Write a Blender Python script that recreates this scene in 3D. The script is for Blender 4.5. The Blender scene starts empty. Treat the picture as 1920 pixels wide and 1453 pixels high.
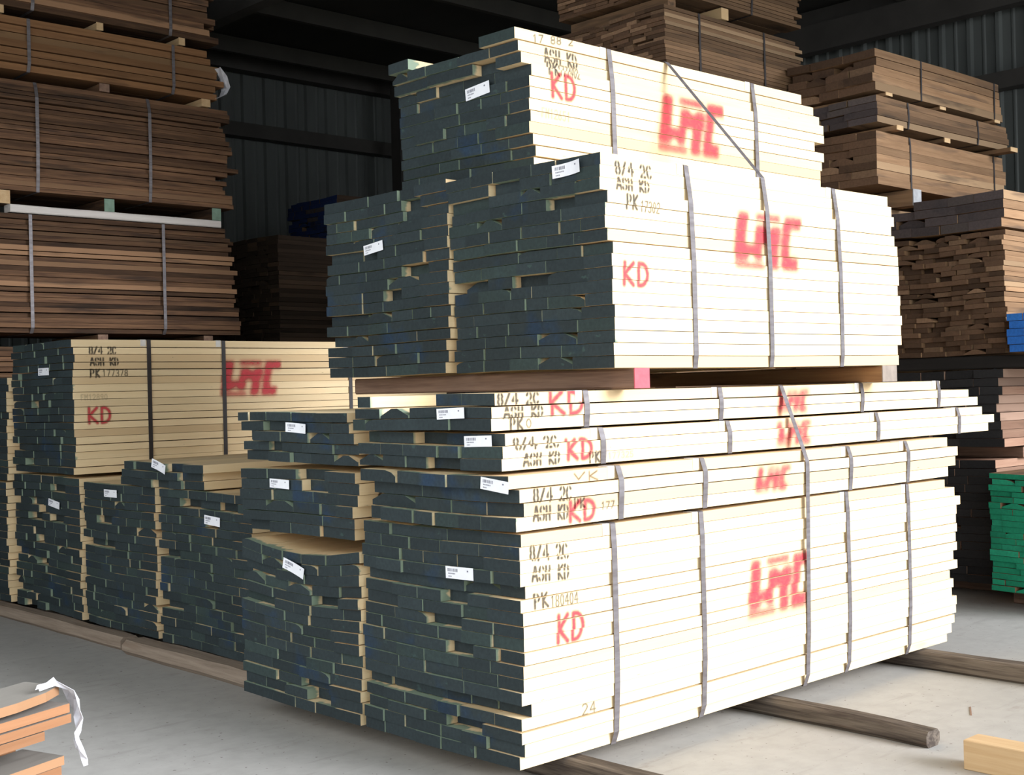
import bpy, math, random
import numpy as np
from mathutils import Vector, Matrix

# ------------------------------------------------------------------ camera, light, exposure
scene = bpy.context.scene
COL = scene.collection
YAW, PITCH, ROLL, FOCAL = math.radians(46.9), math.radians(0.05), math.radians(-1.4), 2415.0
CAM = Vector((-3.42681, -3.64283, 1.59433))
d = Vector((math.cos(PITCH)*math.cos(YAW), math.cos(PITCH)*math.sin(YAW), math.sin(PITCH)))
r = d.cross(Vector((0, 0, 1))).normalized(); u = r.cross(d)
r2 = math.cos(ROLL)*r + math.sin(ROLL)*u
u2 = -math.sin(ROLL)*r + math.cos(ROLL)*u
cd = bpy.data.cameras.new('camera'); cam = bpy.data.objects.new('camera', cd); COL.objects.link(cam)
cam.matrix_world = Matrix(((r2.x, u2.x, -d.x, CAM.x), (r2.y, u2.y, -d.y, CAM.y), (r2.z, u2.z, -d.z, CAM.z), (0, 0, 0, 1)))
cd.sensor_fit = 'HORIZONTAL'; cd.sensor_width = 36.0; cd.lens = 36.0*FOCAL/1920.0
cd.clip_start = 0.05; cd.clip_end = 200
scene.camera = cam

SUN_STRENGTH, SKY_STRENGTH = 6.6, 2.5
world = bpy.data.worlds.new('sky'); scene.world = world; world.use_nodes = True
wn = world.node_tree.nodes['Background']
wn.inputs[0].default_value = (0.92, 0.97, 1.0, 1); wn.inputs[1].default_value = SKY_STRENGTH
sl = bpy.data.lights.new('sun', 'SUN'); sl.energy = SUN_STRENGTH; sl.angle = math.radians(28); sl.color = (0.97, 1.0, 1.07)
sun = bpy.data.objects.new('sun', sl); COL.objects.link(sun)
sun.rotation_euler = Vector((0.30, -1.0, 0.40)).to_track_quat('Z', 'Y').to_euler()

vs = scene.view_settings
vs.view_transform = 'Standard'; vs.look = 'None'; vs.gamma = 1.0; vs.use_curve_mapping = False
vs.exposure = 0.0
scene.cycles.max_bounces = 6; scene.cycles.transparent_max_bounces = 12

# ------------------------------------------------------------------ materials
MATS = {}
def new_mat(name):
    m = bpy.data.materials.new(name); m.use_nodes = True
    nt = m.node_tree; nt.nodes.clear()
    out = nt.nodes.new('ShaderNodeOutputMaterial'); bs = nt.nodes.new('ShaderNodeBsdfPrincipled')
    nt.links.new(bs.outputs[0], out.inputs[0]); MATS[name] = m
    return m, nt, bs, out
def N(nt, t, **kw):
    n = nt.nodes.new(t)
    for k, v in kw.items(): setattr(n, k, v)
    return n
def mathn(nt, op, a, b=None, c=None):
    n = N(nt, 'ShaderNodeMath', operation=op)
    for i, x in enumerate((a, b, c)):
        if x is None: continue
        if isinstance(x, (int, float)): n.inputs[i].default_value = x
        else: nt.links.new(x, n.inputs[i])
    return n.outputs[0]
def mixc(nt, fac, a, b, bt='MIX'):
    n = N(nt, 'ShaderNodeMix', data_type='RGBA', blend_type=bt)
    for i, x in ((0, fac), (6, a), (7, b)):
        if isinstance(x, (int, float)): n.inputs[i].default_value = x
        elif isinstance(x, tuple): n.inputs[i].default_value = (*x, 1)
        else: nt.links.new(x, n.inputs[i])
    return n.outputs[2]
def ramp(nt, x, p0, p1, v0=0.0, v1=1.0):
    n = N(nt, 'ShaderNodeMapRange'); n.inputs[1].default_value = p0; n.inputs[2].default_value = p1
    n.inputs[3].default_value = v0; n.inputs[4].default_value = v1; nt.links.new(x, n.inputs[0])
    return n.outputs[0]
def attr(nt, name):
    return N(nt, 'ShaderNodeAttribute', attribute_name=name).outputs['Fac']
def noise(nt, vec, scale, detail=3, rough=0.55):
    n = N(nt, 'ShaderNodeTexNoise'); n.inputs['Scale'].default_value = scale
    n.inputs['Detail'].default_value = detail; n.inputs['Roughness'].default_value = rough
    nt.links.new(vec, n.inputs['Vector']); return n.outputs['Fac']
def coords(nt, scale, rnd=None):
    tc = N(nt, 'ShaderNodeTexCoord'); mp = N(nt, 'ShaderNodeMapping')
    mp.inputs['Scale'].default_value = scale
    nt.links.new(tc.outputs['Object'], mp.inputs['Vector'])
    if rnd is not None:
        cm = N(nt, 'ShaderNodeCombineXYZ'); m = mathn(nt, 'MULTIPLY', rnd, 61.0)
        nt.links.new(m, cm.inputs[0]); nt.links.new(m, cm.inputs[1]); nt.links.new(m, cm.inputs[2])
        nt.links.new(cm.outputs[0], mp.inputs['Location'])
    return mp.outputs[0]
def bump(nt, bs, h, s=0.2, dist=0.004):
    b = N(nt, 'ShaderNodeBump'); b.inputs['Strength'].default_value = s; b.inputs['Distance'].default_value = dist
    nt.links.new(h, b.inputs['Height']); nt.links.new(b.outputs[0], bs.inputs['Normal'])

def wood(name, light, dark, odd, odd_share=0.15, stain=(0.1, 0.07, 0.05), stain_at=0.66, bleed=None, specks=None, contrast=1.0, vary=0.35):
    m, nt, bs, _ = new_mat(name)
    rnd = attr(nt, 'rnd')
    g = noise(nt, coords(nt, (1.6, 26, 34), rnd), 1.0, 4, 0.6)
    f = noise(nt, coords(nt, (7, 120, 160), rnd), 1.0, 2, 0.6)
    gg = mathn(nt, 'ADD', mathn(nt, 'MULTIPLY', g, 0.75), mathn(nt, 'MULTIPLY', f, 0.25))
    c = mixc(nt, ramp(nt, gg, 0.5-0.22/contrast, 0.5+0.22/contrast), dark, light)
    pick = ramp(nt, mathn(nt, 'FRACT', mathn(nt, 'MULTIPLY', rnd, 7.31)), 1-odd_share, 1-odd_share+0.02)
    c = mixc(nt, mathn(nt, 'MULTIPLY', pick, 0.75), c, odd)
    s = noise(nt, coords(nt, (1.1, 6, 9), rnd), 1.0, 3, 0.6)
    c = mixc(nt, ramp(nt, s, stain_at, stain_at+0.14, 0, 0.8), c, stain)
    if specks:
        k_ = noise(nt, coords(nt, (11, 70, 90), rnd), 1.0, 3, 0.6)
        c = mixc(nt, ramp(nt, k_, 0.72, 0.76, 0, 0.75), c, specks)
    b = ramp(nt, mathn(nt, 'FRACT', mathn(nt, 'MULTIPLY', rnd, 3.77)), 0, 1, 1-vary, 1+vary*0.45)
    hs = N(nt, 'ShaderNodeHueSaturation'); nt.links.new(b, hs.inputs['Value']); nt.links.new(c, hs.inputs['Color'])
    c = hs.outputs[0]
    if bleed:
        e = attr(nt, 'endd'); w = noise(nt, coords(nt, (9, 30, 30), rnd), 1.0, 2)
        lim = mathn(nt, 'MULTIPLY', w, mathn(nt, 'MULTIPLY', mathn(nt, 'FRACT', mathn(nt, 'MULTIPLY', rnd, 5.13)), 0.12))
        fac = ramp(nt, mathn(nt, 'SUBTRACT', lim, e), -0.006, 0.010, 0, 0.8)
        c = mixc(nt, fac, c, bleed)
    nt.links.new(c, bs.inputs['Base Color']); bs.inputs['Roughness'].default_value = 0.8
    bs.inputs['Specular IOR Level'].default_value = 0.2
    bump(nt, bs, gg, 0.25, 0.003)
    return m
def endgrain(name, base, alt, alt2, share=0.1, vary=0.25, patch=0.59, raw=None):
    m, nt, bs, _ = new_mat(name)
    rnd = attr(nt, 'rnd')
    p = noise(nt, coords(nt, (3, 3.2, 4.0)), 1.0, 3)
    c = mixc(nt, ramp(nt, p, patch, patch+0.12, 0, 0.8), base, alt)
    pick = ramp(nt, mathn(nt, 'FRACT', mathn(nt, 'MULTIPLY', rnd, 9.17)), 1-share, 1-share+0.01, 0, 0.7)
    c = mixc(nt, pick, c, alt2)
    f = noise(nt, coords(nt, (60, 60, 60), rnd), 1.0, 3)
    v = mathn(nt, 'MULTIPLY', ramp(nt, mathn(nt, 'FRACT', mathn(nt, 'MULTIPLY', rnd, 4.41)), 0, 1, 1-vary, 1+vary), ramp(nt, f, 0.3, 0.7, 0.85, 1.15))
    hs = N(nt, 'ShaderNodeHueSaturation'); nt.links.new(v, hs.inputs['Value']); nt.links.new(c, hs.inputs['Color'])
    c = hs.outputs[0]
    if raw:
        q = noise(nt, coords(nt, (14, 14, 22), rnd), 1.0, 3)
        c = mixc(nt, ramp(nt, q, 0.68, 0.74, 0, 0.6), c, raw)
    nt.links.new(c, bs.inputs['Base Color'])
    bs.inputs['Roughness'].default_value = 0.75; bs.inputs['Specular IOR Level'].default_value = 0.25
    bump(nt, bs, f, 0.3, 0.003)
    return m
def plain(name, col, rough=0.7, metal=0.0, ns=None, col2=None):
    m, nt, bs, _ = new_mat(name)
    bs.inputs['Roughness'].default_value = rough; bs.inputs['Metallic'].default_value = metal
    n = noise(nt, coords(nt, ns or (20, 20, 20)), 1.0, 4)
    c2 = col2 or tuple(x*0.75 for x in col)
    nt.links.new(mixc(nt, ramp(nt, n, 0.35, 0.65), col, c2), bs.inputs['Base Color'])
    return m

ASH = wood('ash_wood', (0.80, 0.635, 0.395), (0.72, 0.545, 0.315), (0.64, 0.46, 0.26), 0.10, (0.48, 0.28, 0.13), 0.70, bleed=(0.10, 0.22, 0.18), specks=(0.13, 0.10, 0.075), vary=0.12)
BROWN = wood('brown_wood', (0.215, 0.115, 0.06), (0.07, 0.037, 0.023), (0.29, 0.165, 0.09), 0.2, (0.035, 0.024, 0.018), 0.54, vary=0.6, contrast=1.4)
TAN = wood('tan_wood', (0.33, 0.20, 0.108), (0.19, 0.105, 0.053), (0.38, 0.25, 0.14), 0.2, (0.10, 0.065, 0.043), 0.54, vary=0.35)
GREYB = wood('grey_brown_wood', (0.22, 0.13, 0.07), (0.11, 0.065, 0.036), (0.28, 0.19, 0.11), 0.2, (0.05, 0.036, 0.025), 0.58, vary=0.4)
ORANGE = wood('orange_wood', (0.31, 0.155, 0.078), (0.24, 0.11, 0.05), (0.34, 0.19, 0.1), 0.2, (0.17, 0.075, 0.035), 0.68, vary=0.2)
WEATHER = wood('weathered_wood', (0.38, 0.30, 0.23), (0.19, 0.14, 0.105), (0.40, 0.32, 0.24), 0.1, (0.2, 0.12, 0.075), 0.6, vary=0.15)
DRIFT = wood('grey_driftwood', (0.155, 0.125, 0.098), (0.055, 0.042, 0.034), (0.16, 0.13, 0.1), 0.1, (0.11, 0.06, 0.035), 0.6, vary=0.15, contrast=2.4)
OLDTIMBER = wood('old_timber_wood', (0.30, 0.19, 0.13), (0.12, 0.07, 0.052), (0.3, 0.2, 0.14), 0.1, (0.07, 0.04, 0.03), 0.6, vary=0.2)
PINE = wood('pine_wood', (0.60, 0.43, 0.25), (0.46, 0.29, 0.14), (0.55, 0.38, 0.2), 0.1, (0.42, 0.25, 0.12), 0.7, vary=0.1)
DUST = wood('dusty_face_wood', (0.25, 0.23, 0.205), (0.17, 0.155, 0.14), (0.27, 0.25, 0.22), 0.2, (0.12, 0.105, 0.09), 0.62, vary=0.25)
PALE = wood('pale_grey_board_wood', (0.72, 0.67, 0.62), (0.55, 0.49, 0.45), (0.7, 0.65, 0.6), 0.1, (0.3, 0.2, 0.13), 0.66, vary=0.1)
SEAL = endgrain('end_sealant', (0.0245, 0.0345, 0.037), (0.016, 0.035, 0.066), (0.030, 0.046, 0.042), 0.10, vary=0.18, raw=(0.05, 0.085, 0.075))
BROWNEND = endgrain('brown_end_grain', (0.115, 0.065, 0.038), (0.075, 0.043, 0.027), (0.22, 0.135, 0.08), 0.15, vary=0.45)
CHAREND = endgrain('charcoal_end_paint', (0.068, 0.053, 0.052), (0.052, 0.043, 0.044), (0.09, 0.072, 0.066), 0.1)
BLACKEND = endgrain('black_end_paint', (0.028, 0.027, 0.028), (0.02, 0.02, 0.023), (0.04, 0.038, 0.037), 0.1)
GREENEND = endgrain('green_end_paint', (0.012, 0.24, 0.125), (0.010, 0.19, 0.10), (0.02, 0.29, 0.16), 0.15, vary=0.15)
BLUEEND = endgrain('blue_end_paint', (0.03, 0.16, 0.55), (0.02, 0.12, 0.45), (0.04, 0.2, 0.6), 0.1, vary=0.1)
DULLBLUE = endgrain('navy_end_paint', (0.008, 0.02, 0.075), (0.012, 0.012, 0.02), (0.07, 0.05, 0.03), 0.1, vary=0.1)
STEEL = plain('strap_steel', (0.17, 0.155, 0.16), 0.45, 0.35, (6, 6, 40), (0.11, 0.095, 0.095))
DARKSTEEL = plain('dark_strap_steel', (0.035, 0.03, 0.03), 0.5, 0.2)
CARD = plain('white_card', (0.86, 0.86, 0.89), 0.6, 0, (30, 30, 30), (0.82, 0.82, 0.86))
INK = plain('grey_print', (0.22, 0.22, 0.27), 0.7)
PLASTIC = plain('white_plastic_film', (0.72, 0.72, 0.76), 0.35, 0, (30, 30, 30), (0.58, 0.58, 0.63))
GUARD = plain('pale_card_guard', (0.66, 0.63, 0.58), 0.6)
REDEND = plain('red_end_paint', (0.50, 0.09, 0.11), 0.7, 0, (30, 30, 30), (0.38, 0.07, 0.09))
GREENPAINT = plain('green_grey_end_paint', (0.20, 0.30, 0.22), 0.7)
GREYPAINT = plain('grey_end_paint', (0.36, 0.37, 0.38), 0.7)

def paint_mat(name, col):
    m, nt, bs, out = new_mat(name)
    bs.inputs['Base Color'].default_value = (*col, 1); bs.inputs['Roughness'].default_value = 0.7
    tr = N(nt, 'ShaderNodeBsdfTransparent'); mx = N(nt, 'ShaderNodeMixShader')
    n = noise(nt, coords(nt, (35, 35, 60)), 1.0, 4, 0.7)
    a = mathn(nt, 'MULTIPLY', attr(nt, 'alpha'), ramp(nt, n, 0.25, 0.6, 0.70, 1.0))
    nt.links.new(a, mx.inputs[0]); nt.links.new(tr.outputs[0], mx.inputs[1]); nt.links.new(bs.outputs[0], mx.inputs[2])
    nt.links.new(mx.outputs[0], out.inputs[0])
    return m
REDPAINT = paint_mat('red_spray_paint', (0.55, 0.03, 0.048))
BLACKPAINT = paint_mat('black_stencil_ink', (0.022, 0.019, 0.017))
BROWNPAINT = paint_mat('brown_crayon', (0.10, 0.055, 0.03))

# floor: concrete
m, nt, bs, _ = new_mat('concrete_floor')
n1 = noise(nt, coords(nt, (0.5, 0.5, 0.5)), 1.0, 5, 0.6); n2 = noise(nt, coords(nt, (9, 9, 9)), 1.0, 5, 0.65); n3 = noise(nt, coords(nt, (2.2, 5, 2)), 1.0, 6, 0.7)
c = mixc(nt, ramp(nt, n1, 0.3, 0.7), (0.40, 0.385, 0.36), (0.34, 0.325, 0.30))
c = mixc(nt, ramp(nt, n2, 0.4, 0.75, 0, 0.35), c, (0.23, 0.22, 0.20))
c = mixc(nt, ramp(nt, n3, 0.62, 0.72, 0, 0.5), c, (0.22, 0.19, 0.165))
sp = noise(nt, coords(nt, (38, 38, 38)), 1.0, 2, 0.5)
c = mixc(nt, ramp(nt, sp, 0.69, 0.73, 0, 0.75), c, (0.10, 0.08, 0.065))
st = noise(nt, coords(nt, (1.6, 15, 1)), 1.0, 4, 0.65)
c = mixc(nt, ramp(nt, st, 0.58, 0.70, 0, 0.35), c, (0.22, 0.205, 0.185))
nt.links.new(c, bs.inputs['Base Color']); bs.inputs['Roughness'].default_value = 0.75
bump(nt, bs, n2, 0.15, 0.004)
FLOORM = m
WALLM = plain('corrugated_sheet', (0.115, 0.126, 0.12), 0.6, 0.1, (2, 2, 0.6), (0.085, 0.092, 0.088))
ROOFM = plain('roof_sheet', (0.030, 0.028, 0.022), 0.8, 0, (1.5, 0.5, 1), (0.018, 0.017, 0.014))
PURLIN = plain('purlin_steel', (0.042, 0.038, 0.030), 0.7, 0, (3, 3, 3))
GIRT = plain('girt_steel', (0.05, 0.045, 0.04), 0.7, 0, (3, 3, 3))

# ------------------------------------------------------------------ helpers
def link(name, me, parent=None):
    o = bpy.data.objects.new(name, me); COL.objects.link(o)
    if parent is not None: o.parent = parent
    return o
class MB:
    """collects vertices, faces, materials and the per-vertex values rnd / endd / alpha"""
    def __init__(s): s.v, s.f, s.mi, s.rnd, s.endd, s.alpha = [], [], [], [], [], []
    def add(s, vs_, fs, mi, rnd=0.5, endd=None, alpha=None):
        b = len(s.v); s.v += [tuple(x) for x in vs_]
        s.f += [tuple(b+i for i in q) for q in fs]; s.mi += list(mi)
        s.rnd += [rnd]*len(vs_); s.endd += list(endd) if endd is not None else [9.0]*len(vs_)
        s.alpha += list(alpha) if alpha is not None else [1.0]*len(vs_)
    def box(s, x0, x1, y0, y1, z0, z1, mi=0, rnd=0.5):
        vs_ = [(x, y, z) for x in (x0, x1) for y in (y0, y1) for z in (z0, z1)]
        s.add(vs_, [(0, 1, 3, 2), (4, 6, 7, 5), (0, 4, 5, 1), (2, 3, 7, 6), (0, 2, 6, 4), (1, 5, 7, 3)], [mi]*6, rnd)
    def mesh(s, name, mats):
        me = bpy.data.meshes.new(name); me.from_pydata(s.v, [], s.f)
        for mm in mats: me.materials.append(mm)
        me.polygons.foreach_set('material_index', s.mi)
        for nm, val in (('rnd', s.rnd), ('endd', s.endd), ('alpha', s.alpha)):
            at = me.attributes.new(nm, 'FLOAT', 'POINT'); at.data.foreach_set('value', val)
        me.update(); return me
    def build(s, name, mats, parent=None): return link(name, s.mesh(name, mats), parent)
def prism(mb, xs, secs, rnd, endd, mi_side=0, mi_a=1, mi_b=1, mi_top=None):
    """board: cross-sections secs[i] (list of (y,z), counter-clockwise seen from -x... closed) at xs[i]"""
    n = len(secs[0]); vs_ = []; ed = []
    for x, sec, e in zip(xs, secs, endd):
        for (y, z) in sec: vs_.append((x if not isinstance(x, list) else x[len(vs_) % n], y, z)); ed.append(e)
    fs, mi = [], []
    for i in range(len(xs)-1):
        for k in range(n):
            k2 = (k+1) % n
            fs.append((i*n+k, (i+1)*n+k, (i+1)*n+k2, i*n+k2))
            top = mi_top is not None and sec_top(secs[0][k], secs[0][k2], secs[0])
            mi.append(mi_top if top else mi_side)
    fs.append(tuple(range(n))); mi.append(mi_a)
    fs.append(tuple(reversed(range((len(xs)-1)*n, len(xs)*n)))); mi.append(mi_b)
    mb.add(vs_, fs, mi, rnd, ed)
def sec_top(a, b, sec):
    zt = max(p[1] for p in sec)
    return a[1] > zt-0.006 and b[1] > zt-0.006
def tag(o, label=None, cat=None, group=None, kind=None):
    for k, v in (('label', label), ('category', cat), ('group', group), ('kind', kind)):
        if v: o[k] = v
    return o
def structure(name, mb, mats): return tag(mb.build(name, mats), kind='structure')

# ------------------------------------------------------------------ the shed
mb = MB(); mb.box(-14, 14, -14, 12, -0.2, 0.0); structure('floor', mb, [FLOORM])
def corrugated(name, p0, p1, z0, z1, inward, mats):
    """ribbed sheet wall from p0 to p1; ribs point inward"""
    L = (Vector(p1)-Vector(p0)).length; ux = (Vector(p1)-Vector(p0))/L; nv = Vector(inward)
    prof = []; x = 0.0
    while x < L:
        for dx, dd in ((0, 0), (0.10, 0), (0.115, 0.012), (0.135, 0.012), (0.15, 0), (0.245, 0), (0.265, 0.04), (0.305, 0.04)):
            prof.append((x+dx, dd))
        x += 0.33
    vs_ = []; fs = []
    for (x, dd) in prof:
        q = Vector(p0)+ux*x+nv*dd
        vs_ += [(q.x, q.y, z0), (q.x, q.y, z1)]
    q0 = len(vs_)
    for (x, dd) in prof:
        q = Vector(p0)+ux*x-nv*0.03
        vs_ += [(q.x, q.y, z0), (q.x, q.y, z1)]
    n = len(prof)
    for i in range(n-1):
        fs.append((2*i, 2*i+2, 2*i+3, 2*i+1)); fs.append((q0+2*i, q0+2*i+1, q0+2*i+3, q0+2*i+2))
    fs += [(0, 1, q0+1, q0), (2*n-2, q0+2*n-2, q0+2*n-1, 2*n-1)]
    for i in range(n-1):
        fs.append((2*i+1, 2*i+3, q0+2*i+3, q0+2*i+1)); fs.append((2*i, q0+2*i, q0+2*i+2, 2*i+2))
    mb = MB(); mb.add(vs_, fs, [0]*len(fs)); return structure(name, mb, mats)
WY, WX, ROOFZ = 11.0, 10.0, 6.0
def corr3(name, a, b, inward): return corrugated(name, a, b, 0, ROOFZ+0.02, inward, [WALLM])
corr3('wall_left', (-4.6, WY, 0), (WX, WY, 0), (0, -1, 0))
corr3('wall_back', (WX, -6, 0), (WX, WY, 0), (-1, 0, 0))
corr3('wall_shade_blocker', (-4.6, 5.0, 0), (-4.6, WY-0.06, 0), (1, 0, 0))  # unseen wall, added to keep daylight off the rear row and brown stack
mb = MB(); mb.box(-4.6, WX+0.2, -4.4, WY+0.2, ROOFZ+0.02, ROOFZ+0.1); structure('ceiling', mb, [ROOFM])
k = 0
def trim(x0, x1, y0, y1, z0, z1, m):
    global k; k += 1
    mb = MB(); mb.box(x0, x1, y0, y1, z0, z1); structure('trim_%d' % k, mb, [m])
for y in (-4.2, -2.6, -1.0, 0.6, 2.2, 3.8, 5.4, 7.0, 8.6, 10.2): trim(-4.6, WX, y-0.035, y+0.035, ROOFZ-0.19, ROOFZ, PURLIN)
for x in (-3.0, 3.6, 9.7): trim(x-0.08, x+0.08, -4.2, WY-0.06, ROOFZ-0.52, ROOFZ-0.2, GIRT)
for z in (1.4, 3.25, 5.02): trim(-4.6, WX-0.2, WY-0.22, WY-0.05, z-0.09, z+0.09, GIRT)
for z in (1.5, 3.1, 4.75): trim(WX-0.22, WX-0.05, -6, WY-0.25, z-0.09, z+0.09, GIRT)
trim(-4.6, WX, WY-0.25, WY-0.05, ROOFZ-0.22, ROOFZ-0.0, GIRT)
trim(WX-0.25, WX-0.05, -4.4, WY-0.26, ROOFZ-0.2, ROOFZ+0.01, GIRT)
trim(7.55, 7.75, 10.2, 10.4, 0, ROOFZ-0.2, GIRT)

# ------------------------------------------------------------------ lettering (spray paint and stencil ink on the boards)
def arc(cx, cy, rx, ry, a0, a1, n=9):
    return [(cx+rx*math.cos(math.radians(a0+(a1-a0)*i/n)), cy+ry*math.sin(math.radians(a0+(a1-a0)*i/n))) for i in range(n+1)]
GL = {
 'K': [[(0.1, 0), (0.1, 1)], [(0.55, 1), (0.12, 0.5), (0.58, 0)]],
 'D': [[(0.08, 0), (0.08, 1)], [(0.08, 1)]+arc(0.2, 0.5, 0.36, 0.5, 90, -90)+[(0.08, 0)]],
 'A': [[(0.0, 0), (0.26, 1), (0.34, 1), (0.6, 0)], [(0.12, 0.33), (0.48, 0.33)]],
 'S': [arc(0.3, 0.75, 0.24, 0.25, 20, 250)+arc(0.3, 0.26, 0.26, 0.26, 90, -160)],
 'H': [[(0.08, 0), (0.08, 1)], [(0.52, 0), (0.52, 1)], [(0.08, 0.5), (0.52, 0.5)]],
 'P': [[(0.1, 0), (0.1, 1)], [(0.1, 1)]+arc(0.28, 0.75, 0.25, 0.25, 90, -90)+[(0.1, 0.5)]],
 'C': [arc(0.32, 0.5, 0.28, 0.5, 45, 315)],
 '8': [arc(0.3, 0.75, 0.22, 0.25, 0, 360), arc(0.3, 0.26, 0.25, 0.26, 0, 360)],
 '/': [[(0.05, 0), (0.5, 1)]],
 '4': [[(0.45, 0), (0.45, 1), (0.05, 0.33), (0.6, 0.33)]],
 '2': [arc(0.3, 0.72, 0.24, 0.28, 160, -40)+[(0.05, 0.02), (0.58, 0.02)]],
 '1': [[(0.15, 0.8), (0.32, 1), (0.32, 0)]],
 '7': [[(0.05, 1), (0.55, 1), (0.2, 0)]],
 '0': [arc(0.3, 0.5, 0.24, 0.5, 0, 360)],
 '9': [arc(0.3, 0.72, 0.23, 0.27, 0, 360), [(0.53, 0.72), (0.4, 0)]],
 '3': [arc(0.28, 0.75, 0.24, 0.25, 150, -90)+arc(0.28, 0.26, 0.27, 0.26, 90, -150)],
 '5': [[(0.52, 1), (0.1, 1), (0.08, 0.55)]+arc(0.28, 0.3, 0.26, 0.3, 100, -150)],
 '6': [arc(0.3, 0.28, 0.24, 0.28, 0, 360), [(0.08, 0.35), (0.4, 1)]],
 'F': [[(0.1, 0), (0.1, 1), (0.52, 1)], [(0.1, 0.52), (0.42, 0.52)]],
 'M': [[(0.05, 0), (0.05, 1), (0.3, 0.45), (0.55, 1), (0.55, 0)]],
 'V': [[(0.02, 0.9), (0.25, 0.25), (0.6, 1.0)]], ' ': []}
def logo_alpha(U, V):
    u_ = U-0.10*(V-0.5)
    def rc(a, b, c, e): return (u_ >= a) & (u_ <= b) & (V >= c) & (V <= e)
    m_ = rc(0, .16, .13, 1) | rc(0, .42, .15, .42) | rc(.30, .70, .46, .80) | rc(.30, .42, .15, .8) | rc(.53, .68, 0, .8)
    m_ |= rc(.27, .66, .89, 1) | rc(0, .46, 0, .085) | rc(.73, .86, 0, 1) | rc(.73, 1.02, .78, 1) | rc(.73, 1.0, 0, .24)
    m_ &= ~((V > .80-0.0-1.4*(.07-abs(u_-.5))) & (abs(u_-.5) < .07) & (V < .88))
    m_ &= ~((V < .15+1.6*(.07-abs(u_-.25))) & (abs(u_-.25) < .07) & (V > .085))
    return m_.astype(float)
def raster(kind, text, w, h, step, th, soft):
    """alpha grid (rows from bottom, columns from left) with a soft margin"""
    pad = soft*2.0+step
    nx, nz = int((w+2*pad)/step)+2, int((h+2*pad)/step)+2
    X, Z = np.meshgrid(np.arange(nx)*step-pad, np.arange(nz)*step-pad)
    if kind == 'logo':
        ss = 3; A = np.zeros_like(X)
        for a in range(ss):
            for b in range(ss): A += logo_alpha((X+(a/ss-.33)*step)/w, (Z+(b/ss-.33)*step)/h)
        A /= ss*ss
        kx = max(1, int(round(soft/step)))
        for _ in range(2):
            for ax in (0, 1):
                P_ = np.pad(A, [(kx, kx) if i == ax else (0, 0) for i in (0, 1)]); B = np.zeros_like(A)
                for j in range(2*kx+1): B += np.take(P_, np.arange(j, j+A.shape[ax]), axis=ax)
                A = B/(2*kx+1)
        return A, pad
    D_ = np.full(X.shape, 9.0)
    n = len(text); adv = w/(n-0.25); gw = adv*0.78
    for i, ch in enumerate(text):
        for st in GL[ch]:
            pts = [(i*adv+p[0]/0.6*gw, p[1]*h) for p in st]
            for (ax_, ay), (bx_, by) in zip(pts, pts[1:]):
                vx, vy = bx_-ax_, by-ay; L2 = vx*vx+vy*vy+1e-12
                t = np.clip(((X-ax_)*vx+(Z-ay)*vy)/L2, 0, 1)
                dd = np.hypot(X-ax_-t*vx, Z-ay-t*vy); D_ = np.minimum(D_, dd)
    A = np.clip((th/2+soft/2-D_)/soft, 0, 1)
    if kind == 'stencil':
        for i, ch in enumerate(text):
            if ch in '8204CDSPO6': A *= np.clip((np.abs(X-(i*adv+0.5*gw))-0.0012)/0.003, 0, 1)
            if ch in 'H': A *= np.clip((np.abs(Z-h*0.52)-0.001)/0.003, 0, 1)
    return A, pad

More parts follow.
